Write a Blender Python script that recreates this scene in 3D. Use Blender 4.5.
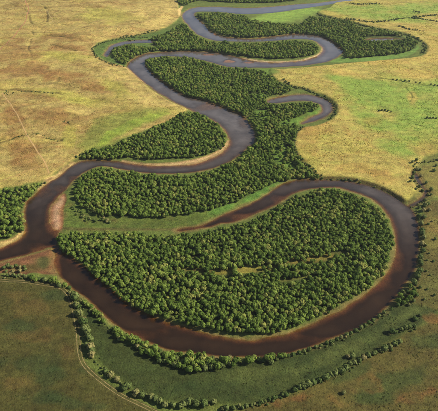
import bpy, math, random
import numpy as np

rng = np.random.default_rng(7)
random.seed(7)
scene = bpy.context.scene
for o in list(bpy.data.objects):
    bpy.data.objects.remove(o)
col = scene.collection

# ------------------------------------------------------------------ camera
IMG_W, IMG_H = 438.0, 411.0
CAM_H, PITCH, FPX = 420.0, math.radians(35.0), 520.0
cam_data = bpy.data.cameras.new('camera')
cam = bpy.data.objects.new('camera', cam_data)
col.objects.link(cam)
cam.location = (0, 0, CAM_H)
cam.rotation_euler = (math.pi / 2 - PITCH, 0, 0)
cam_data.sensor_fit = 'HORIZONTAL'
cam_data.sensor_width = 36.0
cam_data.lens = FPX / IMG_W * 36.0
cam_data.clip_start = 1.0
cam_data.clip_end = 40000.0
scene.camera = cam

# ------------------------------------------------------------------ sky, sun, exposure
SUN_EL = math.radians(35.0)
SUN_DIR = np.array([1.0, 0.10])          # where the sun stands, on the ground plane
SUN_DIR = SUN_DIR / np.linalg.norm(SUN_DIR)
SUN_AZ = math.atan2(SUN_DIR[0], SUN_DIR[1])   # clockwise from +Y
world = bpy.data.worlds.new('World')
scene.world = world
world.use_nodes = True
wn = world.node_tree
bg = wn.nodes['Background']
sky = wn.nodes.new('ShaderNodeTexSky')
sky.sky_type = 'NISHITA'
sky.sun_disc = False
sky.sun_elevation = SUN_EL
sky.sun_rotation = SUN_AZ
sky.altitude = 400
sky.air_density = 1.0
sky.dust_density = 0.6
bg.inputs['Strength'].default_value = 0.065
wn.links.new(sky.outputs[0], bg.inputs['Color'])
sun_data = bpy.data.lights.new('sun', 'SUN')
sun_data.energy = 5.0
sun_data.angle = math.radians(0.5)
sun_data.color = (1.0, 0.93, 0.80)
sun = bpy.data.objects.new('sun', sun_data)
col.objects.link(sun)
sun.location = (0, 0, 600)
sun.rotation_euler = (math.pi / 2 - SUN_EL, 0, -SUN_AZ + math.pi)
vs = scene.view_settings
scene.display_settings.display_device = 'sRGB'
vs.view_transform = 'Standard'
vs.look = 'None'
vs.gamma = 1.0
vs.use_curve_mapping = False
vs.exposure = 1.25

# ------------------------------------------------------------------ pixel <-> ground
CP, SP = math.cos(PITCH), math.sin(PITCH)
def ground(p, z0=0.0):
    p = np.asarray(p, float).reshape(-1, 2)
    dx = (p[:, 0] - IMG_W / 2) / FPX
    dy = (p[:, 1] - IMG_H / 2) / FPX
    t = (CAM_H - z0) / (SP + dy * CP)
    return np.stack([dx * t, (CP - dy * SP) * t], 1)
def to_pixel(x, y, z):
    zc = y * CP + (CAM_H - z) * SP
    yc = (CAM_H - z) * CP - y * SP
    return IMG_W / 2 + FPX * x / zc, IMG_H / 2 + FPX * yc / zc

def catmull(p, n=4, closed=True):
    p = np.asarray(p, float)
    N = len(p)
    out = []
    for i in range(N if closed else N - 1):
        if closed:
            a, b, c, d = p[(i - 1) % N], p[i], p[(i + 1) % N], p[(i + 2) % N]
        else:
            a, b, c, d = p[max(i - 1, 0)], p[i], p[i + 1], p[min(i + 2, N - 1)]
        for k in range(n):
            t = k / n
            out.append(.5 * ((2 * b) + (c - a) * t + (2 * a - 5 * b + 4 * c - d) * t * t + (3 * b - a - 3 * c + d) * t ** 3))
    if not closed:
        out.append(p[-1])
    return np.array(out)
def P(pts, z0=0.0, n=3, closed=True):
    return ground(catmull(pts, n, closed), z0)

# ------------------------------------------------------------------ traced outlines (photo pixels)
EDGE_A = [(352,-1),(318,3),(295,4.5),(270,7),(245,8),(220,7),(205,7),(193,8),(186,11),(182,15),(184,20),(190,27),(196,33),
 (203,37),(212,39.5),(220,41),(245,41.5),(270,41),(285,39.5),(303,39),(315,41),(321,46),(323,50),(319,55),(310,59),(297,61.5),
 (275,62.5),(258,61.5),(244,59),(232,56),(220,53.5),(210,52),(193,51.5),(173,51.5),(158,52.5),(145,54),(136,57.5),(130,61.5),
 (127,66),(129,69),(138,77),(148,85.5),(160,94),(171.5,100.5),(183,106),(193,111),(205,116),(215.5,121),(221,126),(226,131),
 (230,140),(227,148),(220,154.5),(208,160),(193,164.5),(173,166),(155,166),(135,164),(110,160.5),(95.5,160),(80,162),
 (72,166),(65,171.5),(56.5,178),(48,183),(38,192),(29,200),(25,207.5),(24,215),(25,225),(25,231),(22.5,236.5),(15,241.5),
 (5,246.5),(-12,253),(-40,262)]
EDGE_B = [(372,-1),(340,2.5),(320,6),(295,9.5),(270,13),(245,14),(220,12),(205,11.5),(197,12),(194,15),(197,19),(202,22),(206,27),(210,31),
 (220,35.5),(235,38),(250,39),(270,37),(290,34.5),(305,34.5),(320,36.5),(330,40),(338,46),(343,51),(338,56.5),(328,61),
 (320,63),(303,65.5),(283,67),(258,67.5),(232,67),(220,65),(210,62),(198,59),(185,57),(165,56.5),(150,59),(145,62),(146,67),
 (155,75.5),(165,84),(175,90.5),(188,97),(203,100.5),(220,106),(230,110),(242.5,116),(250,125),(254.5,135),(252.5,143),(242.5,152),
 (232.5,159.5),(220,165.5),(205,170.5),(185,173),(160,173.5),(135,171.5),(110,167),(98,166.5),(88,170),(80,175),(72,182),(64,190),
 (56,199),(50,207),(48.5,219),(51,229),(59,231)]
LOOP_OUT = [(57,272),(65,280),(75,290),(88,300),(97,309),(110,320),(125,331),(140,338),(160,346),(185,352),(220,355.5),
 (245,356.5),(265,356),(283,354.5),(303,349.5),(328,341),(343,334),(361,325.5),(378,314),(388,304),(397,293),(406,281.5),
 (413.5,271.5),(417,261.5),(419,245),(418.5,230),(416,220),(412,211),(403,204),(391,195.5),(373,187.5),(350,181.5),(322,180),
 (303,179.5),(290,181.5),(278,186.5),(265,195.5),(247.5,205),(232.5,211),(220,216.5),(208,222.5),(195,226.5),(180,229)]
LOOP_IN = [(180,231),(205.5,228),(220,223.5),(228,222.5),(240,220),(257.5,212.5),(275,205),(288,196.5),(300,191),(315,188),(339,188),
 (363,195),(378,203),(387,212.5),(391,220),(394,230),(395,243),(394,259),(387,274),(376,285.5),(360.5,296.5),(343,309.5),
 (330,316),(305.5,325.5),(283,334.5),(260,338.5),(245,339.5),(220,336),(198,332),(185,328),(160,320.5),(145,313),(132,307),(120,298),
 (110,288.5),(95.5,278),(83,267),(68,255.5),(60,249),(57,243),(57,236),(59,231)]
SOUTH_EDGE = [(-40,272),(5,260),(15,257.5),(28,254),(40,251),(50,247.5),(54,252),(54,261)]
# main river + loop as one closed outline:  A down to the exit, back along the south edge, round the loop, then up B
RIVER = EDGE_A + SOUTH_EDGE + LOOP_OUT + LOOP_IN + EDGE_B[::-1][1:]
POND_MID = [(266,101.5),(276,98),(290,95.5),(306,94.5),(320,97.5),(329,102),(332.5,109),(328,115.5),(316,120.5),(303,124),
            (301,123),(311,117.5),(320,113),(322.5,108),(318,103.5),(306,100.8),(290,101),(275,103.3)]
POND_FAR = [(362,41.5),(372,38.6),(388,38),(400,39.2),(407,41.5),(402,42.6),(390,42),(374,42.8)]
POND_LEFT = [(104.5,55),(107,50),(110,46),(118,43),(130,40.8),(148,40.2),(158,42),(148,43),(132,43.3),(120,46),(112,49.5),(109,54),(107,57)]
POND_SPIT = [(38,260),(43,257.5),(49,258.5),(50,264),(45,268),(40,267)]
STREAM = [(409,207),(414,204),(419,201.5),(424,197),(425.5,191),(421,185),(417,179),(415,174)]

# woods
LOBE = [(62,236),(80,235),(100,235),(150,236),(180,237),(205,234),(225,230),(245,224.5),(262,217),(280,208.5),(293,201),(315,193.5),(340,193.5),(362,200),
        (375,208),(383,217),(388,226),(390.5,238),(390,252),(386,266),(378,277.5),(365,289),(350,299),(335,309),(310,320),(288,329),(265,333),(240,333.5),(215,330.5),(190,325.5),(165,318.5),
        (146,312),(130,304),(112,289.5),(97,278.5),(83,266.5),(70,256),(61,249.5),(58,240)]
W2 = [(76,197),(77,188),(81,181),(88,175),(97,171),(110,171),(135,175.5),(160,177.5),(185,177),(205,174.5),(221,169.5),(234,163),(244,155.5),(254,146),(257,137),(253,126),(245,117),(233,111),(222,107),
      (206,102.5),(190,98.5),(176,92.5),(165,86),(155,78),(147,69),(146,64),(152,60.5),(166,59),(185,59.5),(198,61.5),(210,65),(222,68.5),(240,70.5),(258,72),(270,76),(280,84),(292,90),(283,94),(268,97),(264,102),(272,106),(295,104),
      (312,105),(318,108),(312,113),(300,116),(292,122),(297,128),(294,140),(293,150),(299,162),(310,173),(318,179),(300,179.5),(288,180),(270,185),(252,194),(236,202),(220,207.5),(185,214.5),(157,218),(130,218),(103,216),(86,209),(78,203)]
W4 = [(150,41),(160,37),(170,33),(181,26),(185,26),(190,32),(197,38),(210,43),(225,44.5),(245,45),(270,44.5),(290,43),(305,43.5),(314,46),(318,50),(314,54.5),(305,57),(280,59),(258,58),(240,55.5),(222,52.5),(205,51),(180,51),(160,51),
      (145,53),(138,56),(130,60.5),(124,64.5),(117,61),(113,55),(114,51.5),(121,48.5),(132,47),(145,49),(158,48)]
W5 = [(200,15),(212,14.5),(225,16),(245,17.5),(252,22),(275,24.5),(298,26),(306,22),(312,18.5),(330,21),(348,23),(360,29),(383,32.5),(403,36.5),(416,44.5),(413,50),(398,54),(378,56),(353,58.5),(346,57),(344,51),(338,45),(331,40),(322,36),
      (305,34),(288,34),(270,36),(250,37.5),(236,37),(222,34.5),(212,30.5),(208,26),(204,21.5),(199,18)]
W6 = [(80,161),(86,155),(98,152),(112,148),(128,140),(150,132),(168,123),(184,115),(195,114.5),(207,119.5),(217,126.5),(223,133),(226,141),(221,149),(210,153.5),(195,157),(175,159),(150,159.5),(130,158),(110,159),(95,159)]
W7 = [(-30,196),(5,192),(18,190),(30,187.5),(40,186),(36,192),(28,199),(24,208),(23,216),(24,226),(22,231),(14,235),(5,239),(-30,246)]
W8 = [(196,1),(215,2),(245,3),(270,3),(285,2),(300,-1),(280,-6),(230,-6),(195,-6),(178,2),(184,6)]

# ------------------------------------------------------------------ the grid that carries the terrain
def axis(a, b, step_fn, far):
    v = [a]
    while v[-1] < b:
        v.append(v[-1] + step_fn(v[-1]))
    s = v[-1] - v[-2]
    while v[-1] < far[1]:
        s *= 1.22; v.append(v[-1] + s)
    s = v[1] - v[0]; w = []
    t = v[0]
    while t > far[0]:
        s *= 1.22; t -= s; w.append(t)
    return np.array(w[::-1] + v)
XS = axis(-760, 760, lambda x: 1.75, (-9000, 9000))
YS = axis(255, 1850, lambda y: 1.5 + max(0, y - 300) * 0.0023, (-6000, 12000))
NX, NY = len(XS), len(YS)
GX, GY = np.meshgrid(XS, YS)              # [row y, col x]

def inside(poly):
    m = np.zeros((NY, NX), bool)
    a = poly; b = np.roll(poly, -1, 0)
    lo, hi = np.searchsorted(YS, [poly[:, 1].min(), poly[:, 1].max()])
    for j in range(lo, min(hi + 1, NY)):
        y = YS[j]
        c = (a[:, 1] > y) != (b[:, 1] > y)
        if not c.any():
            continue
        xx = np.sort(a[c, 0] + (y - a[c, 1]) / (b[c, 1] - a[c, 1]) * (b[c, 0] - a[c, 0]))
        m[j] = (np.searchsorted(xx, XS) % 2) == 1
    return m
def line_dist(pl, closed=False, maxd=60.0):
    d = np.full((NY, NX), float(maxd))
    q = np.vstack([pl, pl[:1]]) if closed else pl
    for a, b in zip(q[:-1], q[1:]):
        x0, x1 = np.searchsorted(XS, [min(a[0], b[0]) - maxd, max(a[0], b[0]) + maxd])
        y0, y1 = np.searchsorted(YS, [min(a[1], b[1]) - maxd, max(a[1], b[1]) + maxd])
        if x1 <= x0 or y1 <= y0:
            continue
        X, Y = GX[y0:y1, x0:x1], GY[y0:y1, x0:x1]
        e = b - a; L = e @ e + 1e-9
        t = np.clip(((X - a[0]) * e[0] + (Y - a[1]) * e[1]) / L, 0, 1)
        dd = np.hypot(X - a[0] - t * e[0], Y - a[1] - t * e[1])
        np.minimum(d[y0:y1, x0:x1], dd, out=d[y0:y1, x0:x1])
    return d
def sdf(poly, maxd=60.0):
    d = line_dist(poly, True, maxd)
    return np.where(inside(poly), -d, d)
def sstep(a, b, x):
    t = np.clip((x - a) / (b - a), 0, 1)
    return t * t * (3 - 2 * t)
def hash2(i, j, s):
    h = (i.astype(np.int64) * 374761393 + j.astype(np.int64) * 668265263 + s * 974711) & 0x7fffffff
    h = ((h ^ (h >> 13)) * 1274126177) & 0x7fffffff
    return ((h ^ (h >> 16)) & 0xffff) / 65535.0
def vnoise(x, y, s=0):
    i, j = np.floor(x), np.floor(y)
    fx, fy = x - i, y - j
    fx = fx * fx * (3 - 2 * fx); fy = fy * fy * (3 - 2 * fy)
    a, b = hash2(i, j, s), hash2(i + 1, j, s)
    c, d = hash2(i, j + 1, s), hash2(i + 1, j + 1, s)
    return (a + (b - a) * fx) * (1 - fy) + (c + (d - c) * fx) * fy
def fbm(x, y, s=0, o=4):
    r = 0; a = .5
    for k in range(o):
        r = r + a * vnoise(x * 2 ** k + 17.3 * k, y * 2 ** k - 9.1 * k, s + k)
        a *= .5
    return r / (1 - .5 ** o) - .5           # about -0.5 .. 0.5
def sample(F, x, y):
    x = np.asarray(x, float); y = np.asarray(y, float)
    i = np.clip(np.searchsorted(XS, x) - 1, 0, NX - 2)
    j = np.clip(np.searchsorted(YS, y) - 1, 0, NY - 2)
    fx = (x - XS[i]) / (XS[i + 1] - XS[i]); fy = (y - YS[j]) / (YS[j + 1] - YS[j])
    return (F[j, i] * (1 - fx) + F[j, i + 1] * fx) * (1 - fy) + (F[j + 1, i] * (1 - fx) + F[j + 1, i + 1] * fx) * fy

river_w = P(RIVER, 0, 3)
stream_w = P(STREAM, 0, 4, False)
SD_river = sdf(river_w)
SD_pm, SD_pf, SD_pl = sdf(P(POND_MID)), sdf(P(POND_FAR)), sdf(P(POND_LEFT))
SD_ps = sdf(P(POND_SPIT))
D_stream = line_dist(stream_w)
SD_stream = D_stream - 1.3
wob = 2.4 * fbm(GX / 8, GY / 8, 3, 3) + 4.0 * fbm(GX / 28, GY / 28, 5, 2)   # natural, uneven shoreline
SD = np.minimum.reduce([SD_river, SD_pm, SD_pf, SD_pl, SD_stream]) + wob

# land areas
HILL = [(-150,196),(5,188),(25,184.5),(45,180.5),(58,171),(72,161),(84,152),(96,146),(112,142),(135,134),(152,128),(168,121),(182,114),(187,110.5),(183,107.5),(171,102.5),(160,96),(148,87.5),
        (138,79),(127,69),(118,64),(105,60),(96,54),(93,48),(104,41),(140,35),(165,28),(178,19),(180,13),(178,6),(178,-8),(160,-40),(-350,-40)]
FIELD_R = [(297,134),(294,146),(300,158),(312,170),(322,177),(350,178.5),(374,185),(392,193),(405,201),(411,198),(416,188),(410,176),(418,166),(440,152),(560,150),
           (640,20),(470,-5),(352,-1),(330,8),(318,13),(345,20),(372,27),(404,33),(424,43),(428,49),(420,57),(380,61),(345,64),(320,66.5),(285,69.5),(270,70),(276,80),(292,86),
           (318,93),(333,101),(338,110),(333,119),(318,126),(304,128)]
FIELD_BL = [(-150,270),(5,276),(35,280),(60,285),(70,297),(75,317),(78,335),(79,350),(84,363),(94,375),(112,389),(128,399),(150,409),(165,425),(60,520),(-200,500)]
FIELD_BR = [(438,200),(424,212),(425,240),(422,262),(412,285),(402,300),(440,312),(420,326),(400,336),(375,352),(345,366),(325,378),(300,390),(270,400),(240,410),(200,430),(300,520),(560,500),(560,200)]
MEADOW_B = [(75,296),(86,304),(100,318),(115,333),(135,347),(160,358),(185,364),(210,366),(225,364),(240,361),(262,358),(285,357),(303,352),(328,343),(345,335),
            (363,327),(382,314),(398,302),(438,310),(420,326),(400,336),(375,352),(345,366),(325,378),(300,390),(270,400),(240,405),(200,404),(165,402),(140,393),(118,378),(104,366),(95,352),(90,336),(84,316)]
SWALE = [(61,206),(67,203),(75,204),(86,209),(103,216),(130,218.5),(157,218.5),(185,215),(220,208),(236,203),(252,195),(270,186),(288,180.5),(300,180),(290,182.5),(278,187.5),(265,196.5),(247.5,206),(232.5,212),
         (220,218),(205,226),(180,230.5),(150,231),(116,230.5),(86,231),(64,231),(60,226),(60,215)]
BAR_CONF = [(51,206),(57,199),(64,193),(66,200),(63,208),(63,218),(62,227),(58,231),(52,228.5),(49.5,219)]
SPIT = [(-20,268),(5,261),(15,258.5),(28,255),(40,252),(49,248.5),(53,252),(53.5,261),(56,272),(46,274),(35,272),(28,273),(20,276),(5,272),(-20,278)]
BAR_4 = [(122,160),(135,162),(150,163.3),(175,162.3),(195,159),(210,154.5),(222,148),(228,140),(230,143),(227,149),(220,155.5),(208,161),(193,165.5),(173,167),(150,167),(128,164)]
BAR_3 = [(243,57.5),(258,60),(275,61),(297,60),(310,57),(319,53),(322,47),(320,43),(323.5,45),(325,50),(320,56.5),(310,60.5),(297,63),(275,64),(258,63),(244,60.5)]
BAR_LEFT = [(-20,246),(5,240.5),(15,236.5),(23,229.5),(26,231),(23,237.5),(15,242.5),(5,247.5),(-20,256)]
MARSH_L = [(94,50),(98,45),(110,41),(128,38),(150,34),(168,30),(172,33),(160,40),(148,47),(135,57),(125,66),(112,64),(102,60),(96,55)]
WET_GREEN = [(73,150),(78,138),(88,124),(105,116),(130,112),(155,110),(176,111),(160,121),(135,133),(112,146),(95,154),(82,158)]
BRIGHT_L = [(98,145),(104,137),(118,128),(135,121),(152,116.5),(170,114.5),(160,119),(138,127.5),(118,137),(104,145)]
CRESCENT = [(338,57),(350,58),(375,56.5),(395,54),(408,50),(416,45),(419,48),(412,54),(398,58),(375,60.5),(350,62),(330,62.5)]

S = {k: sdf(P(v, 1.5)) for k, v in dict(hill=HILL, fr=FIELD_R, bl=FIELD_BL, br=FIELD_BR, mb=MEADOW_B, sw=SWALE, bc=BAR_CONF, spit=SPIT,
     b4=BAR_4, b3=BAR_3, bleft=BAR_LEFT, marsh=MARSH_L, wet=WET_GREEN, brl=BRIGHT_L, cres=CRESCENT).items()}
_mz = {}
def mask(k, soft=5.0, off=0.0, nz=4.0, sc=14.0):
    if sc not in _mz: _mz[sc] = fbm(GX / sc, GY / sc, 31, 3)
    return sstep(soft, -soft, S[k] + off + nz * 2 * _mz[sc])

m_hill, m_fr = sstep(4, -5, S['hill'] - 1), sstep(4, -5, S['fr'] - 1)
m_bl, m_br, m_mb = sstep(4, -4, S['bl']), sstep(4, -4, S['br']), sstep(4, -4, S['mb'])
hill_in = sstep(0, -60, S['hill'])
PU, PV = to_pixel(GX, np.maximum(GY, 1.0), 0.0)
PU = np.where(GY < 60, -9999, PU)
# land level
L = np.full((NY, NX), 1.7)
L += m_hill * (2.6 + 3.0 * hill_in) + m_fr * 2.6 + m_bl * 1.2 + m_br * 0.9 + m_mb * .3
L += hill_in * (10.0 * fbm(GX / 150 + .31 * GY / 190, GY / 62, 11, 3) + 8.0 * fbm(GX / 48 - .3 * GY / 60, GY / 24, 12, 4) + 16 * fbm(GX / 420, GY / 300, 13, 2))
L += m_fr * sstep(0, -50, S['fr']) * (2.5 * fbm(GX / 80, GY / 60, 14, 3))
L += (m_bl + m_br + m_mb) * (.9 * fbm(GX / 40, GY / 40, 15, 3))
L += .5 * fbm(GX / 9, GY / 9, 16, 3)
# gullies and scarps on the hill
GULLIES = [([(-5,146),(7.5,141),(25,133.5),(38,133),(53,139),(60,140)], 2.4, 6.0),
           ([(-5,89),(5,90),(20,91),(33,92),(53,94),(62,95)], 1.6, 4.0),
           ([(32,33),(34,38),(31,43),(29,48),(29,52),(32,57)], 1.2, 2.2),
           ([(48,37),(60,38.5),(72,41),(88,43)], 2.0, 7.0), ([(52,47),(62,49),(76,52)], 1.8, 6.0),
           ([(60,119),(66,121),(70,124)], 3.0, 6.0), ([(40,86),(55,85),(60,80)], 1.4, 4.5),
           ([(25,12),(30,18),(31,24),(38,27),(46,25),(48,18),(45,10),(38,6),(30,7)], 1.3, 3.5),
           ([(438,86),(410,84),(392,80),(375,78)], 1.2, 3.0), ([(405,88),(412,96),(410,102)], .8, 2.0)]
gully_m = np.zeros((NY, NX))
for pts, dep, wid in GULLIES:
    d = line_dist(P(pts, 3, 4, False), False, 40)
    g = np.exp(-((d + 2.5 * fbm(GX / 10, GY / 10, 81, 3)) / wid) ** 2) * np.clip(.85 + 1.5 * fbm(GX / 30, GY / 30, 82, 2), .25, 1.3)
    L -= dep * g
    gully_m = np.maximum(gully_m, sstep(.2, .9, g))
m_sw = sstep(3, -6, S['sw'])
L -= m_sw * 1.1
bars = np.minimum.reduce([S['bc'], S['b4'], S['b3'], S['bleft'], S['spit']])
m_bar = sstep(2.0, -2.0, bars)
L = L * (1 - m_bar) + (.10 + .35 * sstep(0, -9, bars) + .3 * fbm(GX / 8, GY / 8, 18, 3)) * m_bar
L = np.maximum(L, .12)
# bank profile: steep at the fields (cut banks), gentle elsewhere
cut = np.maximum.reduce([m_hill * .9, m_fr, sstep(8, 0, S['fr']), sstep(8, 0, S['hill']) * .9])
bw = 9.0 - 4.6 * np.clip(cut, 0, 1)
bw = np.minimum(bw, 60)
SHOAL = [(205,107,16,5,.65),(243,122,7,7,.5),(228,61.3,8,2.2,1.0),(248,62.5,7,1.2,.9),(208,54.5,7,1.2,.9),(231,36.8,7,1.2,.9),(256,38,8,1,.8),(215,34,4,1.6,.9),(382,284,20,10,.5),(400,262,7,12,.5),(45,192,12,8,.6),(58,188,7,7,.6),(72,178,8,5,.6),
         (35,246,14,6,.55),(150,333,30,6,.5),(300,338,30,5,.5),(350,185,25,3,.3),(240,216,18,5,.65),(275,198,10,5,.5),(88,285,14,8,.35),(205,229,14,3,.6),(165,92,8,6,.3)]
_nz = {}
def blob(cx, cy, rx, ry, rot=0.0, nz=.5, seed=41, sc=30.0):
    c, s = math.cos(math.radians(rot)), math.sin(math.radians(rot))
    a = ((PU - cx) * c + (PV - cy) * s) / rx; b = (-(PU - cx) * s + (PV - cy) * c) / ry
    if (sc, seed) not in _nz: _nz[(sc, seed)] = fbm(GX / sc, GY / sc, seed, 3)
    d = np.sqrt(a * a + b * b) + nz * 2 * _nz[(sc, seed)]
    return sstep(1.25, .45, d)
shoal = np.zeros((NY, NX))
for cx, cy, rx, ry, a in SHOAL:
    shoal = np.maximum(shoal, a * blob(cx, cy, rx, ry, 0, .3, 42, 12))
d_out = line_dist(P(LOOP_OUT, 0, 3, False), False, 40) - line_dist(P(LOOP_IN, 0, 3, False), False, 40)     # the outer bank of the near loop falls off steeply
depth = 2.7 * (1 - np.exp(-np.maximum(-SD, 0) / (np.where(cut > .4, 4.0, 6.5) + 3.0 * np.clip(d_out / 20, -.9, 1) * sstep(170, 190, PV)))) * (1 - .96 * shoal) * (1 + .45 * fbm(GX / 26, GY / 26, 19, 3)) * (.3 + .7 * sstep(0, 13, np.minimum(S['bc'], S['spit']))) * (.6 + .4 * sstep(0, 8, bars))
Z = np.where(SD > 0, .02 + L * sstep(0, 1, SD / bw) * (1 - .25 * np.exp(-np.maximum(SD, 0) / 4)), -depth - .02)
Z = np.where(GY < 100, 3.0, Z)
far_m = sstep(2100, 4500, np.hypot(GX, GY))
Z = Z * (1 - far_m) + 3.0 * far_m

# ------------------------------------------------------------------ ground colour (what grows or lies there)
def lin(r, g, b, k=.44):
    c = np.array([r, g, b]) / 255.0
    return np.where(c <= .04045, c / 12.92, ((c + .055) / 1.055) ** 2.4) * k
C = np.zeros((NY, NX, 3)); C[:] = lin(112, 124, 56)
def paint(m, rgb, k=.44):
    global C
    m = np.clip(m, 0, 1)[..., None]
    C = C * (1 - m) + lin(*rgb, k) * m
n1, n2, n3 = fbm(GX / 45, GY / 30, 51, 4), fbm(GX / 14, GY / 12, 52, 3), fbm(GX / 110, GY / 60, 53, 3)
# hill
mh = mask('hill', 4, 0, 2)
paint(mh, (196, 172, 98))
paint(mh * sstep(.0, .22, n1) * .5, (178, 142, 80))
paint(mh * sstep(.02, .25, -n3) * .6, (204, 186, 92))
st = fbm(GX / 85 + GY / 400, GY / 15, 91, 4); st2 = fbm(GX / 30, GY / 9, 92, 3)
paint(mh * sstep(.05, .3, n2) * .4, (150, 128, 62))
paint(mh * sstep(.04, .26, st) * .5, (164, 126, 68))
paint(mh * sstep(.05, .28, -st) * .5, (212, 186, 100))
paint(mh * sstep(.08, .3, st2) * .45, (140, 116, 58))
for a in [(20,58,26,14,0),(22,75,30,9,0),(60,78,26,6,5),(45,118,38,9,8),(20,150,16,14,0),(28,168,18,10,0),(15,120,16,10,0),(90,88,24,5,15),(62,41,22,4,5),(70,51,20,4,3)]:
    paint(mh * blob(*a, .8) * .6, (164, 120, 66))
for a in [(62,97,28,5,8),(120,92,24,7,30),(70,140,8,14,10),(105,20,30,8,0),(70,60,26,5,4),(85,104,22,5,5)]:
    paint(mh * blob(*a) * .6, (188, 182, 78))
for a in [(148,14,24,8,0),(160,24,14,5,-20),(120,34,24,4,0),(110,78,16,5,20),(135,88,14,4,38),(140,104,20,5,20)]:
    paint(mh * blob(*a) * .6, (222, 196, 112))
paint(mask('wet', 12, 4, 9) * .6, (160, 158, 72))
paint(mask('wet', 10, 14, 9) * .55, (130, 142, 58))
paint(mask('brl', 5, 0, 6) * np.clip(.8 + n2, 0, 1), (154, 172, 64))
paint(gully_m * mh * np.clip(.7 + 1.6 * n2, 0, .9), (112, 96, 48))
# right field
mf = mask('fr', 4, 0, 2)
paint(mf, (198, 178, 92))
paint(mf * sstep(.0, .25, n1) * .5, (186, 178, 76))
paint(mf * sstep(.05, .3, n2) * .5, (172, 138, 66))
paint(mf * sstep(.05, .3, st2) * .4, (184, 186, 84))
for a in [(395,100,56,24,12),(420,125,42,28,15),(365,100,30,14,25),(372,92,36,10,14),(350,84,26,6,12),(372,122,22,10,25),(395,150,22,8,20),(432,90,22,10,0),(355,12,70,7,0),(420,10,40,7,0),(395,20,40,4,5),(300,14,24,6,0)]:
    paint(mf * blob(*a, .45, 47, 40) * np.clip(.85 + n2 * 1.0, 0, .95), (152, 174, 72))
for a in [(380,62,60,5,0),(430,48,12,14,20),(420,30,24,4,8),(345,75,20,4,8),(415,76,30,5,5),(330,15,16,4,10),(412,100,5,8,0),(372,32,20,3,14)]:
    paint(mf * blob(*a) * .65, (212, 182, 92))
for a in [(428,148,16,9,0),(372,125,12,6,0),(310,140,14,14,0),(355,170,30,6,5),(385,180,16,7,20),(320,130,14,8,0)]:
    paint(mf * blob(*a, .8) * .45, (190, 150, 76))
paint(gully_m * mf * .7, (88, 104, 44))
paint(mask('marsh', 4, 0, 4), (106, 128, 58))
paint(mask('cres', 3, 0, 2), (122, 152, 68))
for a in [(279,16,28,7,-5),(262,20,16,4,0),(302,11,24,6,-6)]:
    paint(blob(*a) * .95, (148, 176, 74))
paint(blob(285, 51.5, 16, 1.8, -4) * .9, (176, 186, 84))
paint(blob(312, 112, 13, 6, 0) * .8, (112, 158, 58))
for a in [(280,153,7,12,10),(288,166,10,4,20),(262,114,9,4,0),(296,121,20,4,-10)]:
    paint(blob(*a) * .85, (118, 154, 56))
# swale and green verge by the channel
paint(mask('sw', 4, 0, 2), (108, 124, 52))
paint(mask('sw', 4, 0, 2) * sstep(0, .25, n2) * .7, (124, 118, 60))
for a in [(262,192,34,6,-30),(225,208,22,5,-22),(290,181,14,3,-10)]:
    paint(mask('sw', 4, -4, 2) * blob(*a) * .9, (102, 140, 56))
paint(blob(250, 270, 38, 4, -6) * .9, (164, 152, 66))
paint(blob(314, 259, 30, 4, -8) * .8, (150, 136, 62))
paint(blob(200, 270, 32, 3, 2) * .7, (138, 126, 58))
paint(blob(300, 278, 26, 3, -8) * .6, (128, 126, 56))
paint(blob(190, 258, 10, 5, 0) * .4, (138, 110, 54))
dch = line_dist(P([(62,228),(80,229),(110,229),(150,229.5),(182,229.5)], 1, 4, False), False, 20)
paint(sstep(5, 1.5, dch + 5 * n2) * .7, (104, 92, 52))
for k, (v0, v1) in enumerate([((70,212),(190,222)), ((66,220),(200,218)), ((90,221),(170,225))]):
    dch = line_dist(P([v0, ((v0[0] + v1[0]) / 2, max(v0[1], v1[1]) + 2), v1], 1, 6, False), False, 20)
    paint(sstep(4, 1, dch + 6 * n2) * .45, (92, 100, 46))
# near meadow and fields
paint(mask('mb', 4, 0, 2), (74, 84, 39))
paint(mask('mb', 4, 0, 2) * sstep(0, .3, n1) * .6, (60, 76, 36))
for a in [(330,358,60,8,-25),(400,320,30,6,-28),(250,375,40,6,-8)]:
    paint(mask('mb', 4, 0, 2) * blob(*a) * .6, (100, 108, 52))
paint(mask('bl', 4, 0, 2), (90, 86, 40))
for a in [(28,364,34,11,-5),(60,378,30,8,-10),(50,398,26,6,0),(20,330,20,6,0),(55,296,18,6,0),(75,405,30,6,10)]:
    paint(mask('bl', 4, 0, 2) * blob(*a, 1.3, 44, 20) * .65, (66, 80, 40))
for a in [(30,338,30,6,0),(45,310,26,8,0),(18,385,16,7,0),(20,296,18,6,0),(65,352,12,10,0)]:
    paint(mask('bl', 4, 0, 2) * blob(*a, 1.3, 45, 20) * .5, (120, 98, 50))
paint(mask('br', 4, 0, 2), (104, 96, 46))
for a in [(395,385,34,12,-20),(350,375,26,6,-25),(430,345,20,8,0),(375,400,26,6,0)]:
    paint(mask('br', 4, 0, 2) * blob(*a, .9, 46, 24) * .75, (78, 90, 42))
for a in [(292,401,28,6,-8),(425,395,26,7,-20),(432,318,12,7,0),(340,400,14,8,0),(372,385,9,14,0),(430,225,12,10,0)]:
    paint(blob(*a, 1.3, 43, 16) * np.clip(.55 + 1.5 * n2, 0, .75), (138, 98, 52))
paint(blob(430, 235, 12, 24, 0) * .6, (140, 130, 62))
paint(blob(430, 290, 14, 16, 0) * .6, (112, 112, 54))
paint(blob(430, 180, 26, 22, 0, .6) * (1 - mf) * .85, (148, 134, 66))
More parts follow.
